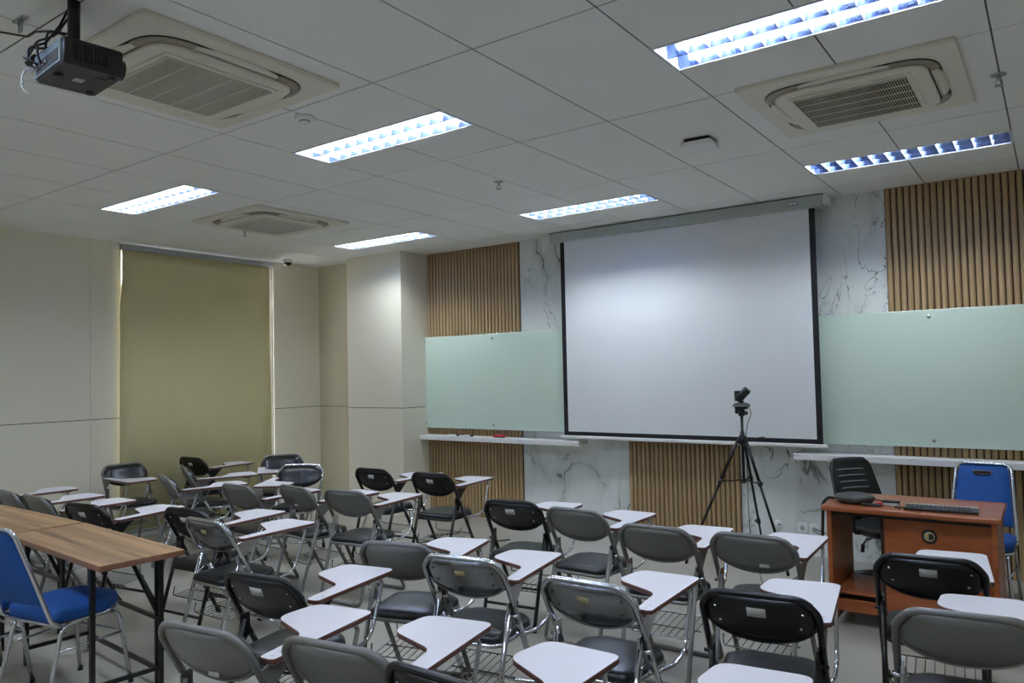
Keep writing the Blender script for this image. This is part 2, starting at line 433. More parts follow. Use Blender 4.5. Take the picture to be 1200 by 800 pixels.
for i, (x, y, l) in enumerate(((GX(6), 1.93, 'cream cassette air conditioner largest in view, beside the black projector'),
    (GX(10), 4.13, 'cream cassette air conditioner between two ceiling lamps at the right'), (GX(2), 4.16, 'cream cassette air conditioner farthest away, above the window corner'))):
    o = ac if i == 0 else copy_tree(ac); o.location = (x, y, H); tag(o, l, 'air conditioner', 'cassette air conditioners')

# sprinklers, detector, access point, dome camera
def sprinkler():
    root = empty('ceiling_sprinkler')
    b = MB('alu'); b.lathe([(.034, 0), (.034, -.004), (.012, -.010)]); b.build('escutcheon', root)
    b = MB('alu'); b.lathe([(.008, -.008), (.008, -.028), (.004, -.03)]); b.tube([(-.012, 0, -.026), (-.014, 0, -.04), (0, 0, -.052)], .002, 6); b.tube([(.012, 0, -.026), (.014, 0, -.04), (0, 0, -.052)], .002, 6)
    b.lathe([(.020, -.053), (.020, -.0555)]); b.build('nozzle', root)
    return root
s0 = sprinkler()
for i, (x, y, l) in enumerate(((-3.22, 4.36, 'ceiling sprinkler between the two middle lamps'), (-.173, 4.29, 'ceiling sprinkler right of the front air conditioner, near the photo edge'), (-6.10, 4.26, 'ceiling sprinkler left of the farthest air conditioner'))):
    o = s0 if i == 0 else copy_tree(s0); o.location = (x, y, H); tag(o, l, 'sprinkler', 'ceiling sprinklers')
t = empty('smoke_detector', (-3.19, 2.60, H), 0, 'round white smoke detector on the ceiling beside the big air conditioner', 'smoke detector')
b = MB('white'); b.lathe([(.055, 0), (.055, -.012), (.040, -.022)]); b.build('base', t)
b = MB('white', 'slot'); b.lathe([(.026, -.020), (.026, -.030), (.02, -.034)]); b.lathe([(.0275, -.022), (.0275, -.025)], mi=1); b.build('sensor_head', t)
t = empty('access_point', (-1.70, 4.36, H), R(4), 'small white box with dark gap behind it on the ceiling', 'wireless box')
b = MB('slot'); b.box((-.075, -.075, -.022), (.075, .075, 0)); b.build('shadow_gap_mount', t)  # mount block coloured dark for the shadow in the gap above the box
b = MB('white'); b.prism(sq(.092, .02), -.048, -.022, 0, inset=.004); b.build('body', t)
t = empty('ceiling_dome_camera', (-7.28, 5.66, H), 0, 'small black dome security camera on the ceiling by the window corner', 'security camera')
b = MB('white'); b.lathe([(.055, 0), (.055, -.03), (.048, -.034)]); b.build('base', t)
b = MB('glassd'); b.lathe([(.045, -.034), (.042, -.055), (.03, -.07), (.012, -.078)]); b.build('dome', t)

# ------------------------------------------------------------------ projector
pj = empty('projector', (-2.845, 1.30, 2.65), R(-5), 'black projector hanging upside down from a ceiling pole', 'projector')
b = MB('blackp'); b.prism(rpoly([(-.135, -.10), (.135, -.10), (.135, .10), (-.135, .10)], .015, 4), 0, .095, 0, inset=.004)
for i in range(14): b.box((-.125+i*.0085, -.1025, .02), (-.1215+i*.0085, -.099, .080))
b.build('body', pj)
b = MB('blackp'); 
for i in range(11): b.box((.1335, -.08+i*.012, .02), (.138, -.074+i*.012, .08))
b.build('vent_grille', pj)
b = MB('port', 'slot', 'alu'); b.box((-.128, -.106, .010), (.122, -.099, .088)); b.box((-.112, -.1075, .016), (.104, -.104, .060), 1)
for x, z in ((-.09, .035), (-.06, .04), (-.03, .035), (0, .04)): b.tube([(x, -.106, z), (x, -.114, z)], .006, 8, 2)
b.build('port_panel', pj)
b = MB('blackp', 'glassd'); mx = rot_to((0, 1, 0), (.07, .10, .05)); b.lathe([(.036, -.01), (.036, .02), (.03, .022)], mx=mx); b.lathe([(.028, .020), (.02, .026)], mi=1, mx=mx); b.build('lens', pj)
b = MB('sticker'); b.box((-.02, -.02, -.0008), (.018, .014, .0005)); b.build('label', pj)
for x, y in ((-.10, .07), (.10, .07), (0, -.07)):
    b = MB('darkgrey'); b.lathe([(.014, -.008), (.014, 0)], (x, y, 0)); b.build('foot', pj)
b = MB('darkgrey'); b.box((.02, .03, -.003), (.075, .065, .001)); b.build('cover_hatch', pj)
b = MB('blackm'); b.tube([(0, -.02, .12), (0, -.02, H-2.65)], .021, 14); b.build('mount_pole', pj)
b = MB('blackm'); b.box((-.06, -.07, .095), (.06, .05, .102)); b.lathe([(.030, .102), (.030, .125), (.022, .13)], (0, -.02, 0)); b.build('mount_bracket', pj)
def cable(name, pts, r, m, label=None, cat='cable', parent=None, rad=.03):
    b = MB(m); b.tube(fillet(pts, rad, 6), r, 7); o = b.build(name, parent)
    if label: tag(o, label, cat)
    return o
for i, pts in enumerate((
    [(-.03, -.02, .285), (-.05, -.05, .20), (-.07, -.09, .13), (-.10, -.135, .11), (-.09, -.14, .05), (-.09, -.115, .035)],
    [(-.02, 0, .285), (-.07, -.03, .22), (-.02, -.07, .15), (-.12, -.10, .15), (-.17, -.12, .09), (-.10, -.15, .07), (-.06, -.115, .04)],
    [(-.03, -.03, .15), (-.11, -.05, .14), (-.15, -.10, .13), (-.05, -.12, .11), (-.02, -.13, .06), (-.03, -.115, .035)],
    [(0, -.03, .16), (-.05, -.09, .17), (-.10, -.08, .12), (-.15, -.07, .13)])):
    cable('cable', pts, .0042, 'wire', parent=pj)
cable('thin_cable', [(-.10, -.105, .05), (-.14, -.14, .04), (-.13, -.15, -.03), (-.10, -.13, -.06)], .0022, 'wireg', parent=pj)
cable('thin_cable', [(-.06, -.105, .045), (-.12, -.15, .02), (-.10, -.15, -.05), (-.06, -.14, -.075)], .0022, 'wireg', parent=pj)
b = MB('wire'); b.tube([(-.15, -.07, .13), (-.19, -.085, .115)], .004, 6); b.tube([(-.185, -.083, .117), (-.225, -.10, .095)], .012, 8); b.build('plug', pj)
t = empty('cable_clip', (-3.14, 1.22, H), 0, 'small metal cable bracket on the ceiling left of the projector', 'bracket')
b = MB('alu'); b.box((-.045, -.012, -.006), (.045, .012, 0)); b.build('plate', t)
b = MB('alu'); b.tube(fillet([(-.012, 0, -.005), (-.012, 0, -.05), (.012, 0, -.05), (.012, 0, -.005)], .008), .004, 6); b.build('hook', t)
cable('projector_cable', [(-3.60, 1.16, H-.005), (-3.3, 1.20, H-.01), (-3.14, 1.245, H-.060), (-3.05, 1.235, H-.07), (-2.95, 1.25, H-.09), (-2.878, 1.262, H-.12)], .004, 'wire', 'black cable running from the ceiling bracket to the projector pole')

# ------------------------------------------------------------------ projection screen, boards, shelves
t = empty('projection_screen', (-2.755, 6.40, 0), 0, 'large pulled-down white projection screen with black border', 'projection screen')
b = MB('hous'); b.box((-1.305, -.085, 2.835), (1.285, .075, 2.925)); b.build('housing', t, bevel=.008)
b = MB('slot', 'white'); b.box((1.02, -.0865, 2.868), (1.10, -.084, 2.892), 0); b.box((1.024, -.088, 2.872), (1.058, -.086, 2.888), 1); b.box((1.062, -.088, 2.872), (1.096, -.086, 2.888), 1); b.build('badge', t)
b = MB('white'); b.box((1.285, -.07, 2.85), (1.32, .07, 2.93)); b.box((-1.33, -.07, 2.85), (-1.305, .07, 2.93)); b.build('end_bracket', t, bevel=.004)
b = MB('screen'); b.box((-1.165, -.022, .97), (1.165, -.020, 2.84)); b.build('screen_surface', t)
b = MB('black'); b.box((-1.212, -.0225, .93), (-1.165, -.0195, 2.84)); b.box((1.165, -.0225, .93), (1.212, -.0195, 2.84)); b.box((-1.165, -.0225, .93), (1.165, -.0195, .97)); b.build('border', t)
b = MB('white'); b.box((-1.26, -.035, .90), (1.245, -.008, .932)); b.build('bottom_bar', t, bevel=.008)
b = MB('white'); b.tube([(1.30, -.06, 2.85), (1.275, -.065, 2.55), (1.30, -.06, 2.85)], .004, 6); b.build('pull_cord', t)

def glass_board(x0, x1, z0, z1, bolts, label):
    t = empty('glass_board', ((x0+x1)/2, 6.50, (z0+z1)/2), 0, label, 'board', 'glass writing boards'); w = (x1-x0)/2; h = (z1-z0)/2
    b = MB('glass_green'); b.box((-w, -.030, -h), (w, -.022, h)); b.build('glass_panel', t, bevel=.002)
    for x in bolts:
        for z in (-h+.05, h-.05):
            b = MB('alu'); b.lathe([(.013, 0), (.013, .008), (.010, .011)], mx=rot_to((0, -1, 0), (x-(x0+x1)/2, -.030, z))); b.lathe([(.009, -.06), (.009, -.001)], mx=rot_to((0, -1, 0), (x-(x0+x1)/2, -.022, z))); b.build('standoff_bolt', t)
glass_board(-5.868-.055, -3.91, .953, 1.980, (-5.875, -4.91, -3.95), 'green-white glass writing board left of the projection screen')
glass_board(-1.79, .23, .930, 1.965, (-1.74, -.775, .19), 'green-white glass writing board right of the projection screen')
b = MB('white'); b.box((-5.866, 6.35, .828), (-3.80, 6.54, .876)); tag(b.build('wall_shelf', bevel=.003), 'white floating shelf below the left glass board', 'shelf', 'floating shelves')
b = MB('white'); b.box((-1.772, 6.35, .804), (.30, 6.54, .853)); tag(b.build('wall_shelf', bevel=.003), 'white floating shelf below the right glass board, behind the teacher desk', 'shelf', 'floating shelves')
def marker(x, y, rz, m, label):
    t = empty('marker', (x, y, .876+.009), rz, label, 'marker', 'markers on the left shelf')
    b = MB('white'); b.tube([(-.05, 0, 0), (.05, 0, 0)], .009, 10); b.build('barrel', t)
    b = MB(m); b.tube([(.05, 0, 0), (.085, 0, 0)], .0095, 10); b.build('cap', t)
marker(-5.42, 6.40, R(3), 'darkgrey', 'white whiteboard marker with dark cap, left end of the left shelf')
marker(-5.23, 6.41, R(-4), 'darkgrey', 'white whiteboard marker with dark cap, right of the first marker')
t = empty('board_eraser', (-4.80, 6.42, .876), R(2), 'red board eraser lying on the left shelf', 'eraser')
b = MB('darkgrey'); b.box((-.06, -.022, 0), (.06, .022, .012)); b.build('felt_pad', t); b = MB('red'); b.box((-.06, -.024, .012), (.06, .024, .032)); b.build('grip', t, bevel=.005)
def outlet(x, z, label, rnd=False):
    t = empty('cable_outlet_cover' if rnd else 'wall_socket', (x, 6.54, z), 0, label, 'cable cover' if rnd else 'socket')
    mx = rot_to((0, -1, 0), (0, 0, 0))
    if rnd:
        b = MB('white'); b.lathe([(.036, 0), (.036, .008), (.03, .012)], mx=mx); b.build('cap', t); b = MB('slot'); b.lathe([(.007, .010), (.007, .014)], (.012, 0, 0), mx=mx); b.build('cable_hole', t)
    else:
        b = MB('white'); b.prism(sq(.042, .006, 3), 0, .010, mx=mx); b.build('face_plate', t, bevel=.002)
        b = MB('hous', 'slot'); b.lathe([(.020, .009), (.020, .012), (.017, .0125)], mx=mx)
        for s in (-1, 1): b.lathe([(.0028, .0122), (.0028, .0135)], (0, s*.009, 0), mi=1, mx=mx, seg=8)
        b.build('receptacle', t)
outlet(-1.77, .222, 'white wall socket left of the teacher desk'); outlet(-1.675, .218, 'white wall socket beside the desk cables, partly behind the desk'); outlet(-1.97, .233, 'round white cable cover on the wall behind the tripod', True)

# ------------------------------------------------------------------ tablet-arm folding chairs
TAB = rpoly([(.168, -.12), (.148, .098), (-.078, .205), (-.052, .400), (.224, .412), (.232, -.12)], [.014, .075, .085, .065, .045, .014], 8)
def make_chair(kind):
    fm = dict(grey='greyf', black='blackf', chrome='chrome')[kind]; bm = dict(grey='greyf', black='blackf', chrome='chromes')[kind]
    root = empty('tablet_chair')
    up = lambda z, x: (x, -.193+(.70-z)*.556, z)      # line of the long front tubes
    b = MB(fm); pts = [up(.46, -.2), up(.70, -.2), (-.155, -.222, .757), (.155, -.222, .757), up(.70, .2), up(.46, .2)]
    b.tube(fillet(pts, [0, .07, .07, .07, .07, 0], 6), .0125, 10); b.build('back_frame', root)
    for s in (-1, 1):
        loop = kind == 'grey'
        b = MB(fm)
        if loop: b.tube(fillet([up(.46, s*.2), up(.014, s*.2), (s*.14, .19, .014)], [0, .045, 0]), .0125, 10)
        else: b.tube([up(.46, s*.2), up(.012, s*.2)], .0125, 10)
        lg = b.build('leg', root)
        if not loop:
            f = MB('rubber'); p = Vector(up(0, s*.2)); f.tube([p+Vector((0, -.017, .03)), p+Vector((0, 0, 0))], .0155, 10); f.build('rubber_foot', lg)
    for s in (-1, 1):
        x = s*.178; loop = kind == 'grey'; top = (s*.183, -.118, .535); low = (x, -.275, .014)
        b = MB(fm)
        if loop: b.tube(fillet([top, low, (s*.12, -.277, .014)], [0, .045, 0]), .0115, 10)
        else: b.tube([top, low], .0115, 10)
        lg = b.build('leg', root)
        if not loop:
            f = MB('rubber'); f.tube([(x, -.266, .035), (x, -.279, 0)], .0145, 10); f.build('rubber_foot', lg)
    for q in (0, 1):
        b = MB(fm)
        if kind == 'grey':
            y, w_, r_ = ((.19, .14, .0125), (-.277, .12, .0115))[q]
            b.tube([(-w_, y, .014), (w_, y, .014)], r_, 8)
            for s in (-1, 1): b.box((s*.13-.02, y-.014, 0), (s*.13+.02, y+.014, .006))
            b.build('floor_bar', root)
        else:
            b.tube(((up(.13, -.2), up(.13, .2)), ((-.178, -.235, .13), (.178, -.235, .13)))[q], .009, 8); b.build('stretcher', root)
    for s in (-1, 1):
        b = MB('chrome' if kind != 'black' else fm)          # folding hinge
        b.box((s*.2-.004-.016*s, -.135, .46), (s*.2+.004-.016*s, -.085, .56)); b.tube([(s*.178, -.105, .50), (s*.218, -.105, .50)], .008, 8)
        b.tube([(s*.186, -.16, .40), (s*.186, -.09, .465)], .006, 6); b.build('hinge', root)
    seat = rpoly([(-.165, -.20), (.165, -.20), (.185, .10), (.12, .165), (-.12, .165), (-.185, .10)], [.05, .05, .06, .05, .05, .06], 6)
    b = MB(fm); b.tube([(p[0]*.985, p[1]*.985-.001, .392) for p in seat], .0105, 8, closed=True)
    b.tube([(-.19, -.035, .40), (.19, -.035, .40)], .008, 8); b.build('seat_frame', root)
    b = MB('vinyl'); n = len(seat)
    rings = [(.96, .395), (1., .402), (1.0, .418), (.965, .430), (.85, .437), (.5, .439)]
    vs = [(p[0]*k, (p[1]+.02)*k-.02, z) for k, z in rings for p in seat]
    fs = [(q*n+i, q*n+(i+1) % n, (q+1)*n+(i+1) % n, (q+1)*n+i) for q in range(len(rings)-1) for i in range(n)]
    fs += [tuple(range(n-1, -1, -1)), tuple((len(rings)-1)*n+i for i in range(n))]
    b.add(vs, fs, 0, True); b.build('seat', root)
    # curved back shell with an oval lower edge
    def back(u, v, off=0., sc=1.):                     # u -1..1 across, v 0..1 up
        x = u*.192*sc; zt = .748-.085*max(0, abs(u*sc)-.72)**1.3/.28**1.3*.8; zb = .668-.098*math.sqrt(max(0, 1-(u*.98)**2))
        mid = (zt+zb)/2; z = zb+(zt-zb)*v; z = mid+(z-mid)*sc
        y = -.193+(.70-z)*.556 - .030*(1-u*u)*(.4+.6*math.sin(PI*v*.8+.3)) + off
        return (x, y, z)
    U = [-1+2*i/16 for i in range(17)]; V = [i/6 for i in range(7)]
    b = MB(bm, 'chrome' if kind == 'black' else 'darkgrey')
    b.sheet([[back(u, v) for u in U] for v in V], 0, (0, .006 if kind != 'black' else .012, .002))
    b.tube([back(u, 0, .003) for u in U], .0055, 6)
    if kind != 'grey':
        for u, v in ((-.78, .72), (-.72, .30), (.78, .72), (.72, .30)):
            p = back(u, v); b.lathe([(.006, 0), (.006, .003), (.003, .005)], seg=8, mi=1, mx=rot_to((0, -1, -.5), p))
    sh = b.build('backrest', root)
    if kind != 'grey':
        b = MB('sticker' if kind == 'black' else 'gold'); c = -.02
        b.sheet([[back(c+d, v, -.0015) for d in (-.17, 0, .17)] for v in (.60, .80)] if kind == 'black' else [[back(c+d, v, -.0015) for d in (-.13, 0, .13)] for v in (.60, .74)], 0, (0, .001, 0)); b.build('label', sh)
    def pad(u, v, off):
        x, y, z = back(u, v, off); k = max(0, v-.5)*2
        return (x*1.05, y+.004, z+.014*k*(1-.5*abs(u)**3))
    b = MB('cushion'); b.sheet([[pad(-u, v, .012) for u in U] for v in V], 0, None)
    rows = []
    for i in range(13):
        v = i/12; rows.append([])
        for u in U:
            e = (1-abs(u)**6)*(1-abs(2*v-1)**5); dim = 1-.35*math.exp(-(u*4)**2)*(1-v)
            rows[-1].append(pad(u, v, .012+.052*e*dim))
    b.sheet(rows, 0); b.build('back_cushion', sh)
    # writing tablet, bracket, support rod
    b = MB('tablet', 'edge'); b.prism(TAB, .643, .661, 0, 1, inset=0); tb = b.build('writing_tablet', root, bevel=.0015, seg=1)
    b = MB('alu')
    for y in (-.095, -.06): b.lathe([(.004, .6605), (.004, .6618)], (.2, y, 0), seg=8)
    b.build('screw', tb)
    b = MB(fm); vs = []
    for x in (.202, .210): vs += [(x, -.115, .643), (x, .01, .643), (x, -.02, .625), (x, -.105, .55), (x, -.125, .55), (x, -.155, .63)]
    b.add(vs, [(5, 4, 3, 2, 1, 0), (6, 7, 8, 9, 10, 11)] + [(i, (i+1) % 6, 6+(i+1) % 6, 6+i) for i in range(6)], 0); b.build('tablet_bracket', root, bevel=.001, seg=1)
    b = MB('chrome'); b.tube(fillet([(.195, -.03, .395), (.212, .12, .385), (.212, .235, .40), (.205, .33, .615), (.195, .315, .643)], [0, .05, .12, .02, 0], 7), .0085, 8)
    b.box((.165, .27, .636), (.215, .345, .643)); b.build('support_rod', root)
    # wire book rack
    b = MB('blackf' if kind == 'black' else 'chromes'); z = .21; zf = .235
    b.tube(fillet([(-.165, .08, .25), (-.16, .12, zf), (.16, .12, zf), (.165, .08, .25)], .02), .0035, 6)
    b.tube(fillet([(-.165, -.165, .26), (-.16, -.18, z), (.16, -.18, z), (.165, -.165, .26)], .02), .0035, 6)
    b.tube([(-.165, -.03, z-.002), (.165, -.03, z-.002)], .0035, 6)
    for i in range(9):
        x = -.15+.3*i/8; b.tube([(x, -.180, z), (x, .12, zf)], .0022, 5)
    b.tube([(-.165, .08, .25), (-.17, .07, .40)], .003, 6); b.tube([(.165, .08, .25), (.17, .07, .40)], .003, 6)
    b.build('book_rack', root)
    return root

CH = [  # x, y, rotation, kind, label
 (-.486, 3.767, 5.9, 'black', 'black folding tablet chair with sticker, right in front of the teacher desk'),
 (-.30, 3.02, 7.7, 'grey', 'grey folding tablet chair nearest the bottom right corner'),
 (-.922, 2.9, 7.9, 'black', 'black folding tablet chair with sticker, right of the chrome chairs in the foreground'),
 (-1.222, 3.816, 1.5, 'grey', 'grey folding tablet chair with small sticker, just left of the teacher desk'),
 (-1.705, 3.772, 2.6, 'grey', 'grey folding tablet chair in the front row below the left tripod leg'),
 (-2.293, 3.99, -1.3, 'grey', 'grey folding tablet chair in the front row, right of the black chair under the marble'),
 (-2.813, 4.043, 7.0, 'black', 'black folding tablet chair standing in front of the marble strip left of the screen'),
 (-4.154, 4.806, 5.1, 'black', 'black folding tablet chair in front of the left fluted wood panel'),
 (-4.793, 4.781, 2.9, 'black', 'black folding tablet chair standing in front of the beige corner column'),
 (-4.078, 3.83, 6.4, 'grey', 'grey folding tablet chair one row behind the two black chairs by the column'),
 (-2.637, 2.819, 14.4, 'grey', 'grey folding tablet chair immediately left of a chrome chair, mid room'),
 (-2.172, 2.771, 9.1, 'chrome', 'chrome folding tablet chair between the grey chair and the other chrome chair, mid room'),
 (-1.495, 2.724, .9, 'chrome', 'chrome folding tablet chair nearest the photo centre bottom, left of the black chair'),
 (-3.964, 2.706, .4, 'chrome', 'chrome folding tablet chair by the end of the wooden table'),
 (-4.41, 2.84, 5.5, 'black', 'black folding tablet chair half hidden behind the chrome chair at the table end'),
 (-2.685, 2.115, 8.3, 'black', 'black folding tablet chair with white sticker, behind the nearest grey chairs at bottom left'),
 (-2.305, 1.618, 8.3, 'grey', 'grey folding tablet chair nearest the wooden table corner, at the bottom edge'),
 (-1.828, 1.749, 9.5, 'grey', 'grey folding tablet chair at the bottom edge, second from the wooden table'),
 (-1.375, 1.75, -1.0, 'black', 'black folding tablet chair at the bottom edge showing only its top rail'),
 (-.792, 1.878, 4.8, 'black', 'folding tablet chair below the frame showing only its white tablet at bottom right'),
 (-6.971, 2.689, -4.9, 'grey', 'tablet chair by the left photo edge, mostly outside the frame, only its tablet seen'),
 (-6.348, 2.60, -2.4, 'grey', 'grey folding tablet chair behind the table, cut by the left photo edge'),
 (-5.874, 2.60, -1.9, 'grey', 'grey folding tablet chair behind the table, next to the black one'),
 (-5.20, 2.60, 8.6, 'black', 'black folding tablet chair pushed against the back of the wooden table'),
 (-5.976, 3.643, -18.9, 'grey', 'grey folding tablet chair angled before the window, right of the chair facing the camera'),
 (-7.20, 4.586, 3.5, 'black', 'black folding tablet chair close to the olive window blind'),
 (-6.45, 4.10, -25.0, 'grey', 'grey folding tablet chair seen edge-on in front of the black chair by the blind'),
 (-5.01, 3.63, -1.4, 'grey', 'grey folding tablet chair behind the chrome chair, left of the two mid-left grey chairs'),
 (-4.533, 3.79, -6.5, 'grey', 'grey folding tablet chair in front of the nearer camera-facing black cushion chair'),
 (-7.069, 3.72, -93.3, 'grey', 'tablet chair with black back cushion facing the room, against the left wall'),
 (-5.497, 4.326, -145.6, 'chrome', 'silver framed tablet chair facing the camera, nearer of the two black cushioned ones'),
 (-6.326, 4.83, -127.7, 'grey', 'tablet chair facing the camera with black cushion, farther one under the window edge'),
]
protos = {}; chairs = []
for i, (x, y, a, k, l) in enumerate(CH):
    if k not in protos: protos[k] = o = make_chair(k)
    else: o = copy_tree(protos[k])
    o.location = (x, y, 0); o.rotation_euler = (0, 0, R(a)); tag(o, l, 'chair', 'folding tablet chairs'); chairs.append(o)
for i, (dx, dz) in ((3, (.05, .615)), (16, (.02, .60)), (28, (-.02, .62))):
    o = chairs[i]; sh = [c for c in o.children if c.name.startswith('backrest')][0]
    b = MB('sticker'); b.box((dx-.022, -.193+(.70-dz)*.556-.034, dz-.007), (dx+.022, -.193+(.70-dz)*.556-.030, dz+.007)); b.build('label', sh)

# ------------------------------------------------------------------ folding training tables
def make_table():
    root = empty('folding_table'); w, d, zt = .62, .205, .70
    b = MB('table', 'tedge'); b.box((-w, -d, zt-.028), (w, d, zt), 0)
    for k in (2, 3, 4, 5): b.m[k] = 1
    b.build('tabletop', root, bevel=.002)
    for s in (-1, 1):
        x = s*.44
        for y, n in ((-.165, 1), (.165, 2)):
            for q in range(n):
                xx = x-s*.035*q; b = MB('blackm'); b.tube([(xx, y, 0), (xx, y, zt-.028)], .0155, 4, sq=True); b.build('leg', root)
        for z in (.09, zt-.04): b = MB('blackm'); b.tube([(x, -.165, z), (x, .165, z)], .013, 4, sq=True); b.build('leg_crossbar', root)
        b = MB('blackm'); b.tube([(x-s*.26, .10, zt-.034), (x-s*.02, .158, .36)], .011, 8); b.build('folding_brace', root)
    for y, z in ((.17, .07), (.16, .335)):
        b = MB('blackm'); b.tube([(-.44, y, z), (.44, y, z)], .013, 4, sq=True); b.build('stretcher', root)
    return root
t1 = make_table(); t1.location = (-4.24, 2.002, 0); t1.rotation_euler = (0, 0, R(-4.1)); tag(t1, 'wood-topped folding table with black legs, right one with its free corner', 'table', 'folding tables')
t2 = copy_tree(t1); t2.location = (-5.497, 2.058, 0); t2.rotation_euler = (0, 0, R(-1.0)); tag(t2, 'wood-topped folding table at the left photo edge, butted against the other', 'table', 'folding tables')

# ------------------------------------------------------------------ blue banquet chairs
def make_blue():
    root = empty('banquet_chair')
    seat = rpoly([(-.19, -.17), (.19, -.17), (.205, .10), (.13, .215), (-.13, .215), (-.205, .10)], [.04, .04, .07, .08, .08, .07], 7); n = len(seat)
    rings = [(.95, .405), (1.0, .415), (1.0, .445), (.97, .462), (.88, .472), (.5, .477)]
    vs = [(p[0]*k, p[1]*k, z) for k, z in rings for p in seat]
    fs = [(q*n+i, q*n+(i+1) % n, (q+1)*n+(i+1) % n, (q+1)*n+i) for q in range(len(rings)-1) for i in range(n)] + [tuple(range(n-1, -1, -1)), tuple((len(rings)-1)*n+i for i in range(n))]
    b = MB('blue'); b.add(vs, fs, 0, True); b.build('seat', root)
    b = MB('chrome'); b.tube([(p[0]*.96, p[1]*.96, .398) for p in seat], .010, 8, closed=True); b.build('seat_frame', root)
    ly = lambda z: -.185-(z-.42)*.36                     # leaning line of the back
    hw = lambda z: .190-(z-.42)*.075
    # cushioned back panel with a grip slot near its top
    def bp(u, v, off):
        z = .50+.372*v; w = hw(z)-.014; x = u*w
        if v > .85: x *= 1-.10*((v-.85)/.15)**2
        e = (1-abs(u)**6)*(1-abs(2*v-1)**6)
        return (x, ly(z)+off*e-.006*(1-u*u), z)
    U = [-1+2*i/12 for i in range(13)]; V = [i/16 for i in range(17)]
    b = MB('blue'); b.sheet([[bp(u, v, .034) for u in U] for v in V]); b.sheet([[bp(-u, v, -.016) for u in U] for v in V]); bk = b.build('backrest', root)
    for nm, off in (('grip_slot', .036), ('grip_slot', -.018)):
        b = MB('chrome', 'slot'); z = .832; y = ly(z)+off
        b.prism(rpoly([(-.06, .010), (.06, .010), (.045, -.012), (-.045, -.012)], .008, 4), -.004, .004, 0, mx=Matrix.Translation((0, y, z)) @ Matrix.Rotation(PI/2, 4, 'X'))
        b.prism(rpoly([(-.052, .006), (.052, .006), (.04, -.009), (-.04, -.009)], .006, 4), -.006, .006, 1, mx=Matrix.Translation((0, y, z)) @ Matrix.Rotation(PI/2, 4, 'X')); b.build(nm, bk)
    b = MB('chrome'); pts = [(-.185, -.14, .40), (-hw(.42), ly(.43), .42), (-hw(.66), ly(.66), .66), (-hw(.875), ly(.882), .882), (hw(.875), ly(.882), .882), (hw(.66), ly(.66), .66), (hw(.42), ly(.43), .42), (.185, -.14, .40)]
    b.tube(fillet(pts, [0, .03, 0, .06, .06, 0, .03, 0], 6), .0105, 10); b.build('back_frame', root)
    for s in (-1, 1):
        for pts in ([(s*.17, .02, .39), (s*.175, .17, .385), (s*.20, .225, 0)], [(s*.17, .00, .39), (s*.18, -.13, .385), (s*.195, -.225, 0)]):
            b = MB('chrome'); b.tube(fillet(pts, [0, .06, 0], 8), .0105, 10); lg = b.build('leg', root)
            p = Vector(pts[-1]); b = MB('rubber'); b.tube([p+Vector((0, 0, .025)), p], .013, 10); b.build('rubber_foot', lg)
    b = MB('chrome'); b.tube([(-.185, .19, .27), (.185, .19, .27)], .007, 8)
    for s in (-1, 1): b.tube([(s*.185, .19, .27), (s*.186, -.16, .27)], .007, 8)
    b.build('stretcher', root)
    return root
bc = make_blue()
for i, (x, y, a, l) in enumerate(((-4.12, 1.815, 10, 'blue banquet chair with chrome frame pushed under the wooden table'), (-4.60, 1.56, -1, 'blue banquet chair cut by the left photo edge, only its seat corner and legs seen'),
        (-.455, 5.63, 176, 'blue banquet chair with chrome frame behind the teacher desk'))):
    o = bc if i == 0 else copy_tree(bc); o.location = (x, y, 0); o.rotation_euler = (0, 0, R(a)); tag(o, l, 'chair', 'blue banquet chairs')

# ------------------------------------------------------------------ teacher desk and things on it
dk = empty('teacher_desk', (-.735, 5.12, 0), 0, 'reddish brown wooden teacher desk with open kneehole and round lock', 'desk')
b = MB('desk'); top = rpoly([(-.465, -.30), (.455, -.30), (.455, .30), (-.465, .30)], [.035, .012, .012, .035], 6); b.prism(top, .687, .717, 0, inset=.006); b.build('desktop', dk)
for x0, x1 in ((-.435, -.408), (.408, .435)):
    b = MB('desk'); b.box((x0, -.275, .025), (x1, .28, .687)); b.build('side_panel', dk, bevel=.003)
b = MB('desk'); b.box((-.130, -.225, .09), (.408, -.205, .672)); b.build('front_panel', dk, bevel=.002)
b = MB('deskd'); b.box((-.150, -.225, .09), (-.130, .27, .687)); b.box((-.130, .255, .09), (.408, .27, .687)); b.build('pedestal_side', dk)
b = MB('deskd'); b.box((-.408, -.24, .660), (.408, -.215, .687)); b.build('top_rail', dk)
b = MB('desk'); b.box((-.408, -.21, .185), (-.150, .22, .203)); b.build('foot_shelf', dk, bevel=.003)
b = MB('desk'); b.box((-.408, -.235, .09), (-.150, -.215, .160)); b.build('kick_rail', dk, bevel=.002)
b = MB('deskd'); b.box((-.408, -.17, .09), (-.150, -.16, .185)); b.build('shelf_gap_shade', dk)  # added dark board, gives the gap under the shelf its shade
for x in (-.4215, .4215):
    for y in (-.25, .25): b = MB('deskd'); b.lathe([(.018, 0), (.016, .025)], (x, y, 0), seg=12); b.build('foot', dk)
b = MB('blackp', 'gold', 'slot'); mx = rot_to((0, -1, 0), (.105, -.225, .578)); b.lathe([(.040, 0), (.040, .006), (.034, .009)], mx=mx); b.lathe([(.028, .008), (.026, .0105)], mi=1, mx=mx); b.prism(rpoly([(-.002, -.02), (.022, -.012), (.022, .012), (-.002, .02)], .004), .0105, .012, 2, mx=mx); b.build('lock', dk)
T = .717
t = empty('speakerphone', (-1.045, 5.03, T), R(10), 'black round conference speaker on the left end of the teacher desk', 'speaker')
b = MB('blackp'); b.lathe([(.085, 0), (.10, .006), (.112, .022)], seg=32); b.build('base', t)
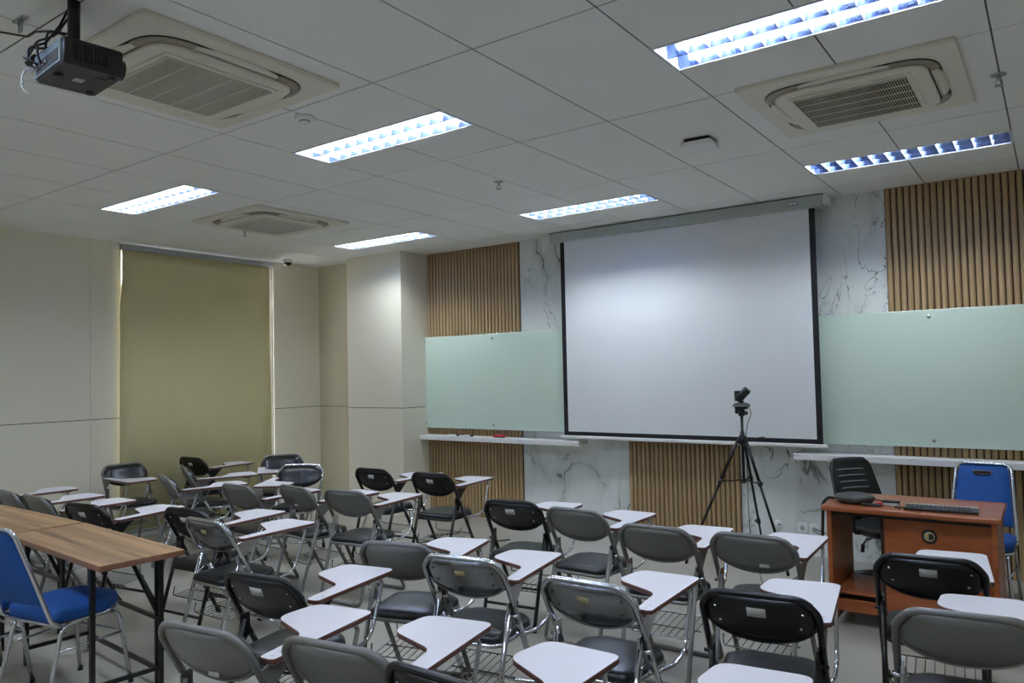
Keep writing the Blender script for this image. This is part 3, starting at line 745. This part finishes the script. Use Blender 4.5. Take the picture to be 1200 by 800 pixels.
b = MB('edge'); b.lathe([(.112, .022), (.114, .026)], seg=32); b.build('light_ring', t)
b = MB('darkgrey'); b.lathe([(.114, .026), (.116, .032), (.104, .046), (.07, .055), (.02, .058)], seg=32); b.build('top_shell', t)
t = empty('remote_control', (-.935, 4.935, T), R(8), 'flat black handset lying beside the conference speaker', 'remote control')
b = MB('blackp'); b.box((-.055, -.02, 0), (.055, .02, .014)); b.build('case', t, bevel=.004); b = MB('darkgrey')
for i in range(5): b.box((-.045+i*.02, -.008, .014), (-.033+i*.02, .008, .016))
b.build('button', t)
t = empty('clip_box', (-.838, 5.0, T), R(-4), 'small grey box beside the red cap on the teacher desk', 'box'); b = MB('hous'); b.box((-.045, -.022, 0), (.045, .022, .020)); b.build('body', t, bevel=.003); b = MB('slot'); b.box((-.046, -.023, .020), (.046, .023, .030)); b.build('lid', t, bevel=.003)
t = empty('bottle_cap', (-.895, 4.965, T), 0, 'small red cap on the teacher desk between speaker and keyboard', 'cap'); b = MB('red'); b.lathe([(.016, 0), (.016, .018), (.013, .022)], seg=18)
for k in range(18): b.tube([(.0162*math.cos(k*PI/9), .0162*math.sin(k*PI/9), .002), (.0162*math.cos(k*PI/9), .0162*math.sin(k*PI/9), .017)], .0012, 4)
b.build('shell', t)
t = empty('keyboard', (-.575, 4.965, T), R(3), 'black computer keyboard lying on the teacher desk', 'keyboard')
b = MB('blackp', 'hous'); b.box((-.185, -.068, 0), (.185, .068, .016)); b.box((-.183, .052, .016), (.183, .066, .022), 1); b.build('case', t, bevel=.004)
for r_ in range(5):
    for c_ in range(14):
        if r_ == 4 and 3 < c_ < 9: continue
        x = -.165+.0232*c_+(.004*r_ if r_ < 4 else 0); y = .036-.0225*r_; b = MB('darkgrey'); b.add([(x-.0095, y-.0092, .016), (x+.0095, y-.0092, .016), (x+.0095, y+.0092, .016), (x-.0095, y+.0092, .016), (x-.0075, y-.0072, .022), (x+.0075, y-.0072, .022), (x+.0075, y+.0072, .022), (x-.0075, y+.0072, .022)], [(4, 5, 6, 7), (0, 1, 5, 4), (1, 2, 6, 5), (2, 3, 7, 6), (3, 0, 4, 7)])
        b.build('key', t)
b = MB('darkgrey'); b.box((-.07, -.062, .016), (.055, -.045, .021)); b.build('space_bar', t, bevel=.002)
cable('keyboard_cable', [(-.76, 4.965, T+.006), (-.79, 4.93, T+.005), (-.77, 4.90, T+.004), (-.81, 4.94, T+.004), (-.80, 5.03, T+.004), (-.86, 5.10, T+.004), (-.98, 5.18, T+.004)], .0035, 'wire', 'black keyboard cable curled on the teacher desk')
cable('desk_cable', [(-1.170, 5.05, T+.014), (-1.205, 5.06, T+.014), (-1.25, 5.10, T-.03), (-1.30, 5.25, .35), (-1.33, 5.35, .10), (-1.34, 5.6, .010), (-1.42, 6.45, .010)], .0095, 'wire', 'thick black cable hanging off the left end of the teacher desk', rad=.06)
cable('power_cable', [(-1.20, 5.42, .60), (-1.28, 5.6, .45), (-1.45, 6.2, .25), (-1.66, 6.525, .22)], .004, 'wire', 'thin black cable from the desk to the wall sockets', rad=.1)
cable('power_cable', [(-1.20, 5.40, .55), (-1.30, 5.7, .30), (-1.5, 6.3, .18), (-1.68, 6.525, .214)], .0035, 'wireg', 'thin grey cable from the desk to the wall sockets', rad=.1)

# office chair behind the desk
oc = empty('office_chair', (-1.02, 5.78, 0), R(-128), 'black mesh-backed office chair on wheels behind the teacher desk', 'chair')
def ob(u, v, off=0):
    z = .46+.42*v; w = (.215-.045*v) if v < .85 else (.215-.045*v)*(1-.25*((v-.85)/.15)**2); return (u*w, -.20-.15*v+.03*u*u+off, z)
U = [-1+2*i/10 for i in range(11)]; V = [i/14 for i in range(15)]
b = MB('blackp'); b.sheet([[ob(u, v) for u in U] for v in V], 0, (0, -.018, 0)); bk = b.build('backrest', oc)
for q in range(4):
    b = MB('wireg'); v = .50+.10*q; b.sheet([[ob(u*.62, v+dv, .003) for u in U] for dv in (0, .018)], 0, (0, -.024, 0)); b.build('vent_slot', bk)
b = MB('blackp'); b.tube(fillet([(0, -.02, .38), (0, -.24, .40), (0, -.265, .60)], .06), .022, 10); b.build('back_support', oc)
seat = rpoly([(-.21, -.20), (.21, -.20), (.22, .20), (-.22, .20)], .08, 7); b = MB('vinyl'); b.prism(seat, .40, .46, 0, inset=.018); b.build('seat', oc)
for s in (-1, 1):
    b = MB('blackp', 'hous'); b.tube(fillet([(s*.20, .0, .41), (s*.25, 0, .42), (s*.25, 0, .60)], .03), .014, 8); b.box((s*.25-.028, -.12, .60), (s*.25+.028, .12, .622)); b.box((s*.25-.024, -.11, .590), (s*.25+.024, .11, .600), 1); b.build('armrest', oc, bevel=.006)
b = MB('blackm'); b.tube([(0, 0, .10), (0, 0, .40)], .025, 12); b.box((-.09, -.10, .385), (.09, .10, .40)); b.build('gas_lift', oc)
b = MB('blackp'); b.tube([(.05, .03, .385), (.20, .06, .38), (.235, .065, .35)], .006, 8); b.tube([(.235, .065, .355), (.245, .068, .30)], .013, 8); b.build('height_lever', oc)
for k in range(5):
    a = 2*PI*k/5+.35; c, s = math.cos(a), math.sin(a)
    b = MB('blackp'); b.tube([(.02*c, .02*s, .12), (.15*c, .15*s, .10), (.29*c, .29*s, .075)], [.03, .024, .017], 8); lg = b.build('base_leg', oc)
    b = MB('blackp'); mx = rot_to((-s, c, 0), (.29*c, .29*s, .028)); b.lathe([(.028, -.022), (.028, -.004), (.02, -.003), (.02, .003), (.028, .004), (.028, .022)], mx=mx, seg=14); b.tube([(.29*c, .29*s, .03), (.29*c, .29*s, .075)], .008, 8); b.build('caster', lg)

# ------------------------------------------------------------------ camera on a tripod
tp = empty('tripod', (-2.065, 6.0, 0), 0, 'black camera tripod standing in front of the projection screen', 'tripod')
b = MB('blackm'); b.tube([(0, 0, .655), (0, 0, 1.17)], .0115, 10); b.lathe([(.018, .64), (.018, .675)]); b.lathe([(.024, .94), (.036, .96), (.036, 1.0), (.020, 1.02), (.016, 1.05)]); b.build('centre_column', tp)
for a, r_ in ((R(208), .47), (R(90), .44), (R(-25), .41)):
    c, s = math.cos(a), math.sin(a); top = Vector((.035*c, .035*s, .985)); ft = Vector((r_*c, r_*s, .012)); P = lambda q: top.lerp(ft, q)
    b = MB('blackm'); b.tube([top, P(.34)], .0125, 8); b.tube([P(.34), P(.72)], .0105, 8); b.tube([P(.72), ft], .008, 8); b.lathe([(.013, -.02), (.017, 0), (.014, .012)], c=ft+Vector((0, 0, .008)), seg=10) if False else None
    lg = b.build('leg', tp)
    for q in (.34, .72):
        b = MB('blackp'); b.tube([P(q-.02), P(q+.02)], .017, 8); p = P(q); b.tube([p, p+Vector((-s*.03, c*.03, 0))], .010, 8); b.build('leg_clamp', lg)
    b = MB('rubber'); b.tube([P(.975), Vector((r_*c, r_*s, 0))], .012, 8); b.build('rubber_foot', lg)
    b = MB('blackm'); b.tube([(0, 0, .665), P(.34)+Vector((-c*.01, -s*.01, 0))], .005, 6); b.build('spreader', tp)
b = MB('blackp'); b.lathe([(.020, 1.17), (.026, 1.18), (.026, 1.215), (.018, 1.225)]); b.tube([(0, 0, 1.20), (.05, -.01, 1.195)], .014, 8); b.box((-.045, -.03, 1.225), (.045, .03, 1.245)); b.box((-.05, -.012, 1.19), (-.02, .012, 1.24)); b.build('pan_head', tp, bevel=.002)
b = MB('blackm'); b.tube(fillet([(.02, -.01, .985), (.07, .02, .975), (.11, .05, .995), (.15, .075, 1.0)], .03), .0065, 8); b.build('crank_handle', tp)
cm = empty('conference_camera', (-2.065, 6.0, 1.245), R(-20), 'small black tilting camera mounted on the tripod', 'camera')
b = MB('darkgrey', 'alu'); b.lathe([(.062, 0), (.070, .006), (.066, .020), (.04, .032)], seg=24); b.lathe([(.0705, .008), (.0705, .012)], seg=24, mi=1); b.build('base', cm)
b = MB('blackp'); b.lathe([(.022, .03), (.020, .05)]); b.box((-.055, -.018, .045), (-.020, .018, .128)); b.build('yoke', cm, bevel=.006)
b = MB('blackp', 'glassd'); mx = rot_to((.62, .35, .75), (.0, 0, .082)); b.lathe([(.026, -.045), (.033, -.035), (.033, .07), (.028, .08)], mx=mx); b.lathe([(.024, .078), (.018, .083)], mi=1, mx=mx); b.build('camera_head', cm)
cable('camera_cable', [(-1.995, 5.96, 1.256), (-1.965, 5.94, 1.20), (-1.995, 5.93, 1.12), (-2.01, 5.93, 1.05), (-2.01, 5.925, .80), (-2.01, 5.925, .45), (-2.0, 5.93, .20), (-1.98, 5.96, .006), (-1.92, 5.85, .005), (-1.80, 5.55, .005), (-1.72, 5.30, .005), (-1.66, 5.45, .005), (-1.62, 5.9, .005), (-1.7, 6.45, .005)], .003, 'wire', 'thin cable hanging from the tripod camera down to the floor', rad=.06)
cable('floor_cable', [(-4.95, 5.95, .006), (-4.80, 5.72, .006), (-5.0, 5.50, .006), (-4.70, 5.38, .006), (-4.9, 5.22, .006), (-4.62, 5.15, .006), (-4.78, 5.42, .006), (-4.45, 5.55, .006), (-4.5, 5.30, .006), (-4.2, 5.75, .006)], .005, 'wire', 'tangled black cable on the floor under the two black chairs by the column', rad=.06)

# ------------------------------------------------------------------ daylight and view
w = bpy.data.worlds.new('world'); scn.world = w; w.use_nodes = True
bg = w.node_tree.nodes['Background']; bg.inputs['Color'].default_value = (.93, .96, 1, 1); bg.inputs['Strength'].default_value = 16.0
vs = scn.view_settings; vs.view_transform = 'Standard'; vs.look = 'None'; vs.gamma = 1; vs.use_curve_mapping = False; vs.exposure = 0.2
cy = scn.cycles; cy.use_denoising = True; cy.max_bounces = 10; cy.diffuse_bounces = 6; cy.glossy_bounces = 6; cy.caustics_reflective = True; cy.sample_clamp_indirect = 8; cy.blur_glossy = .5
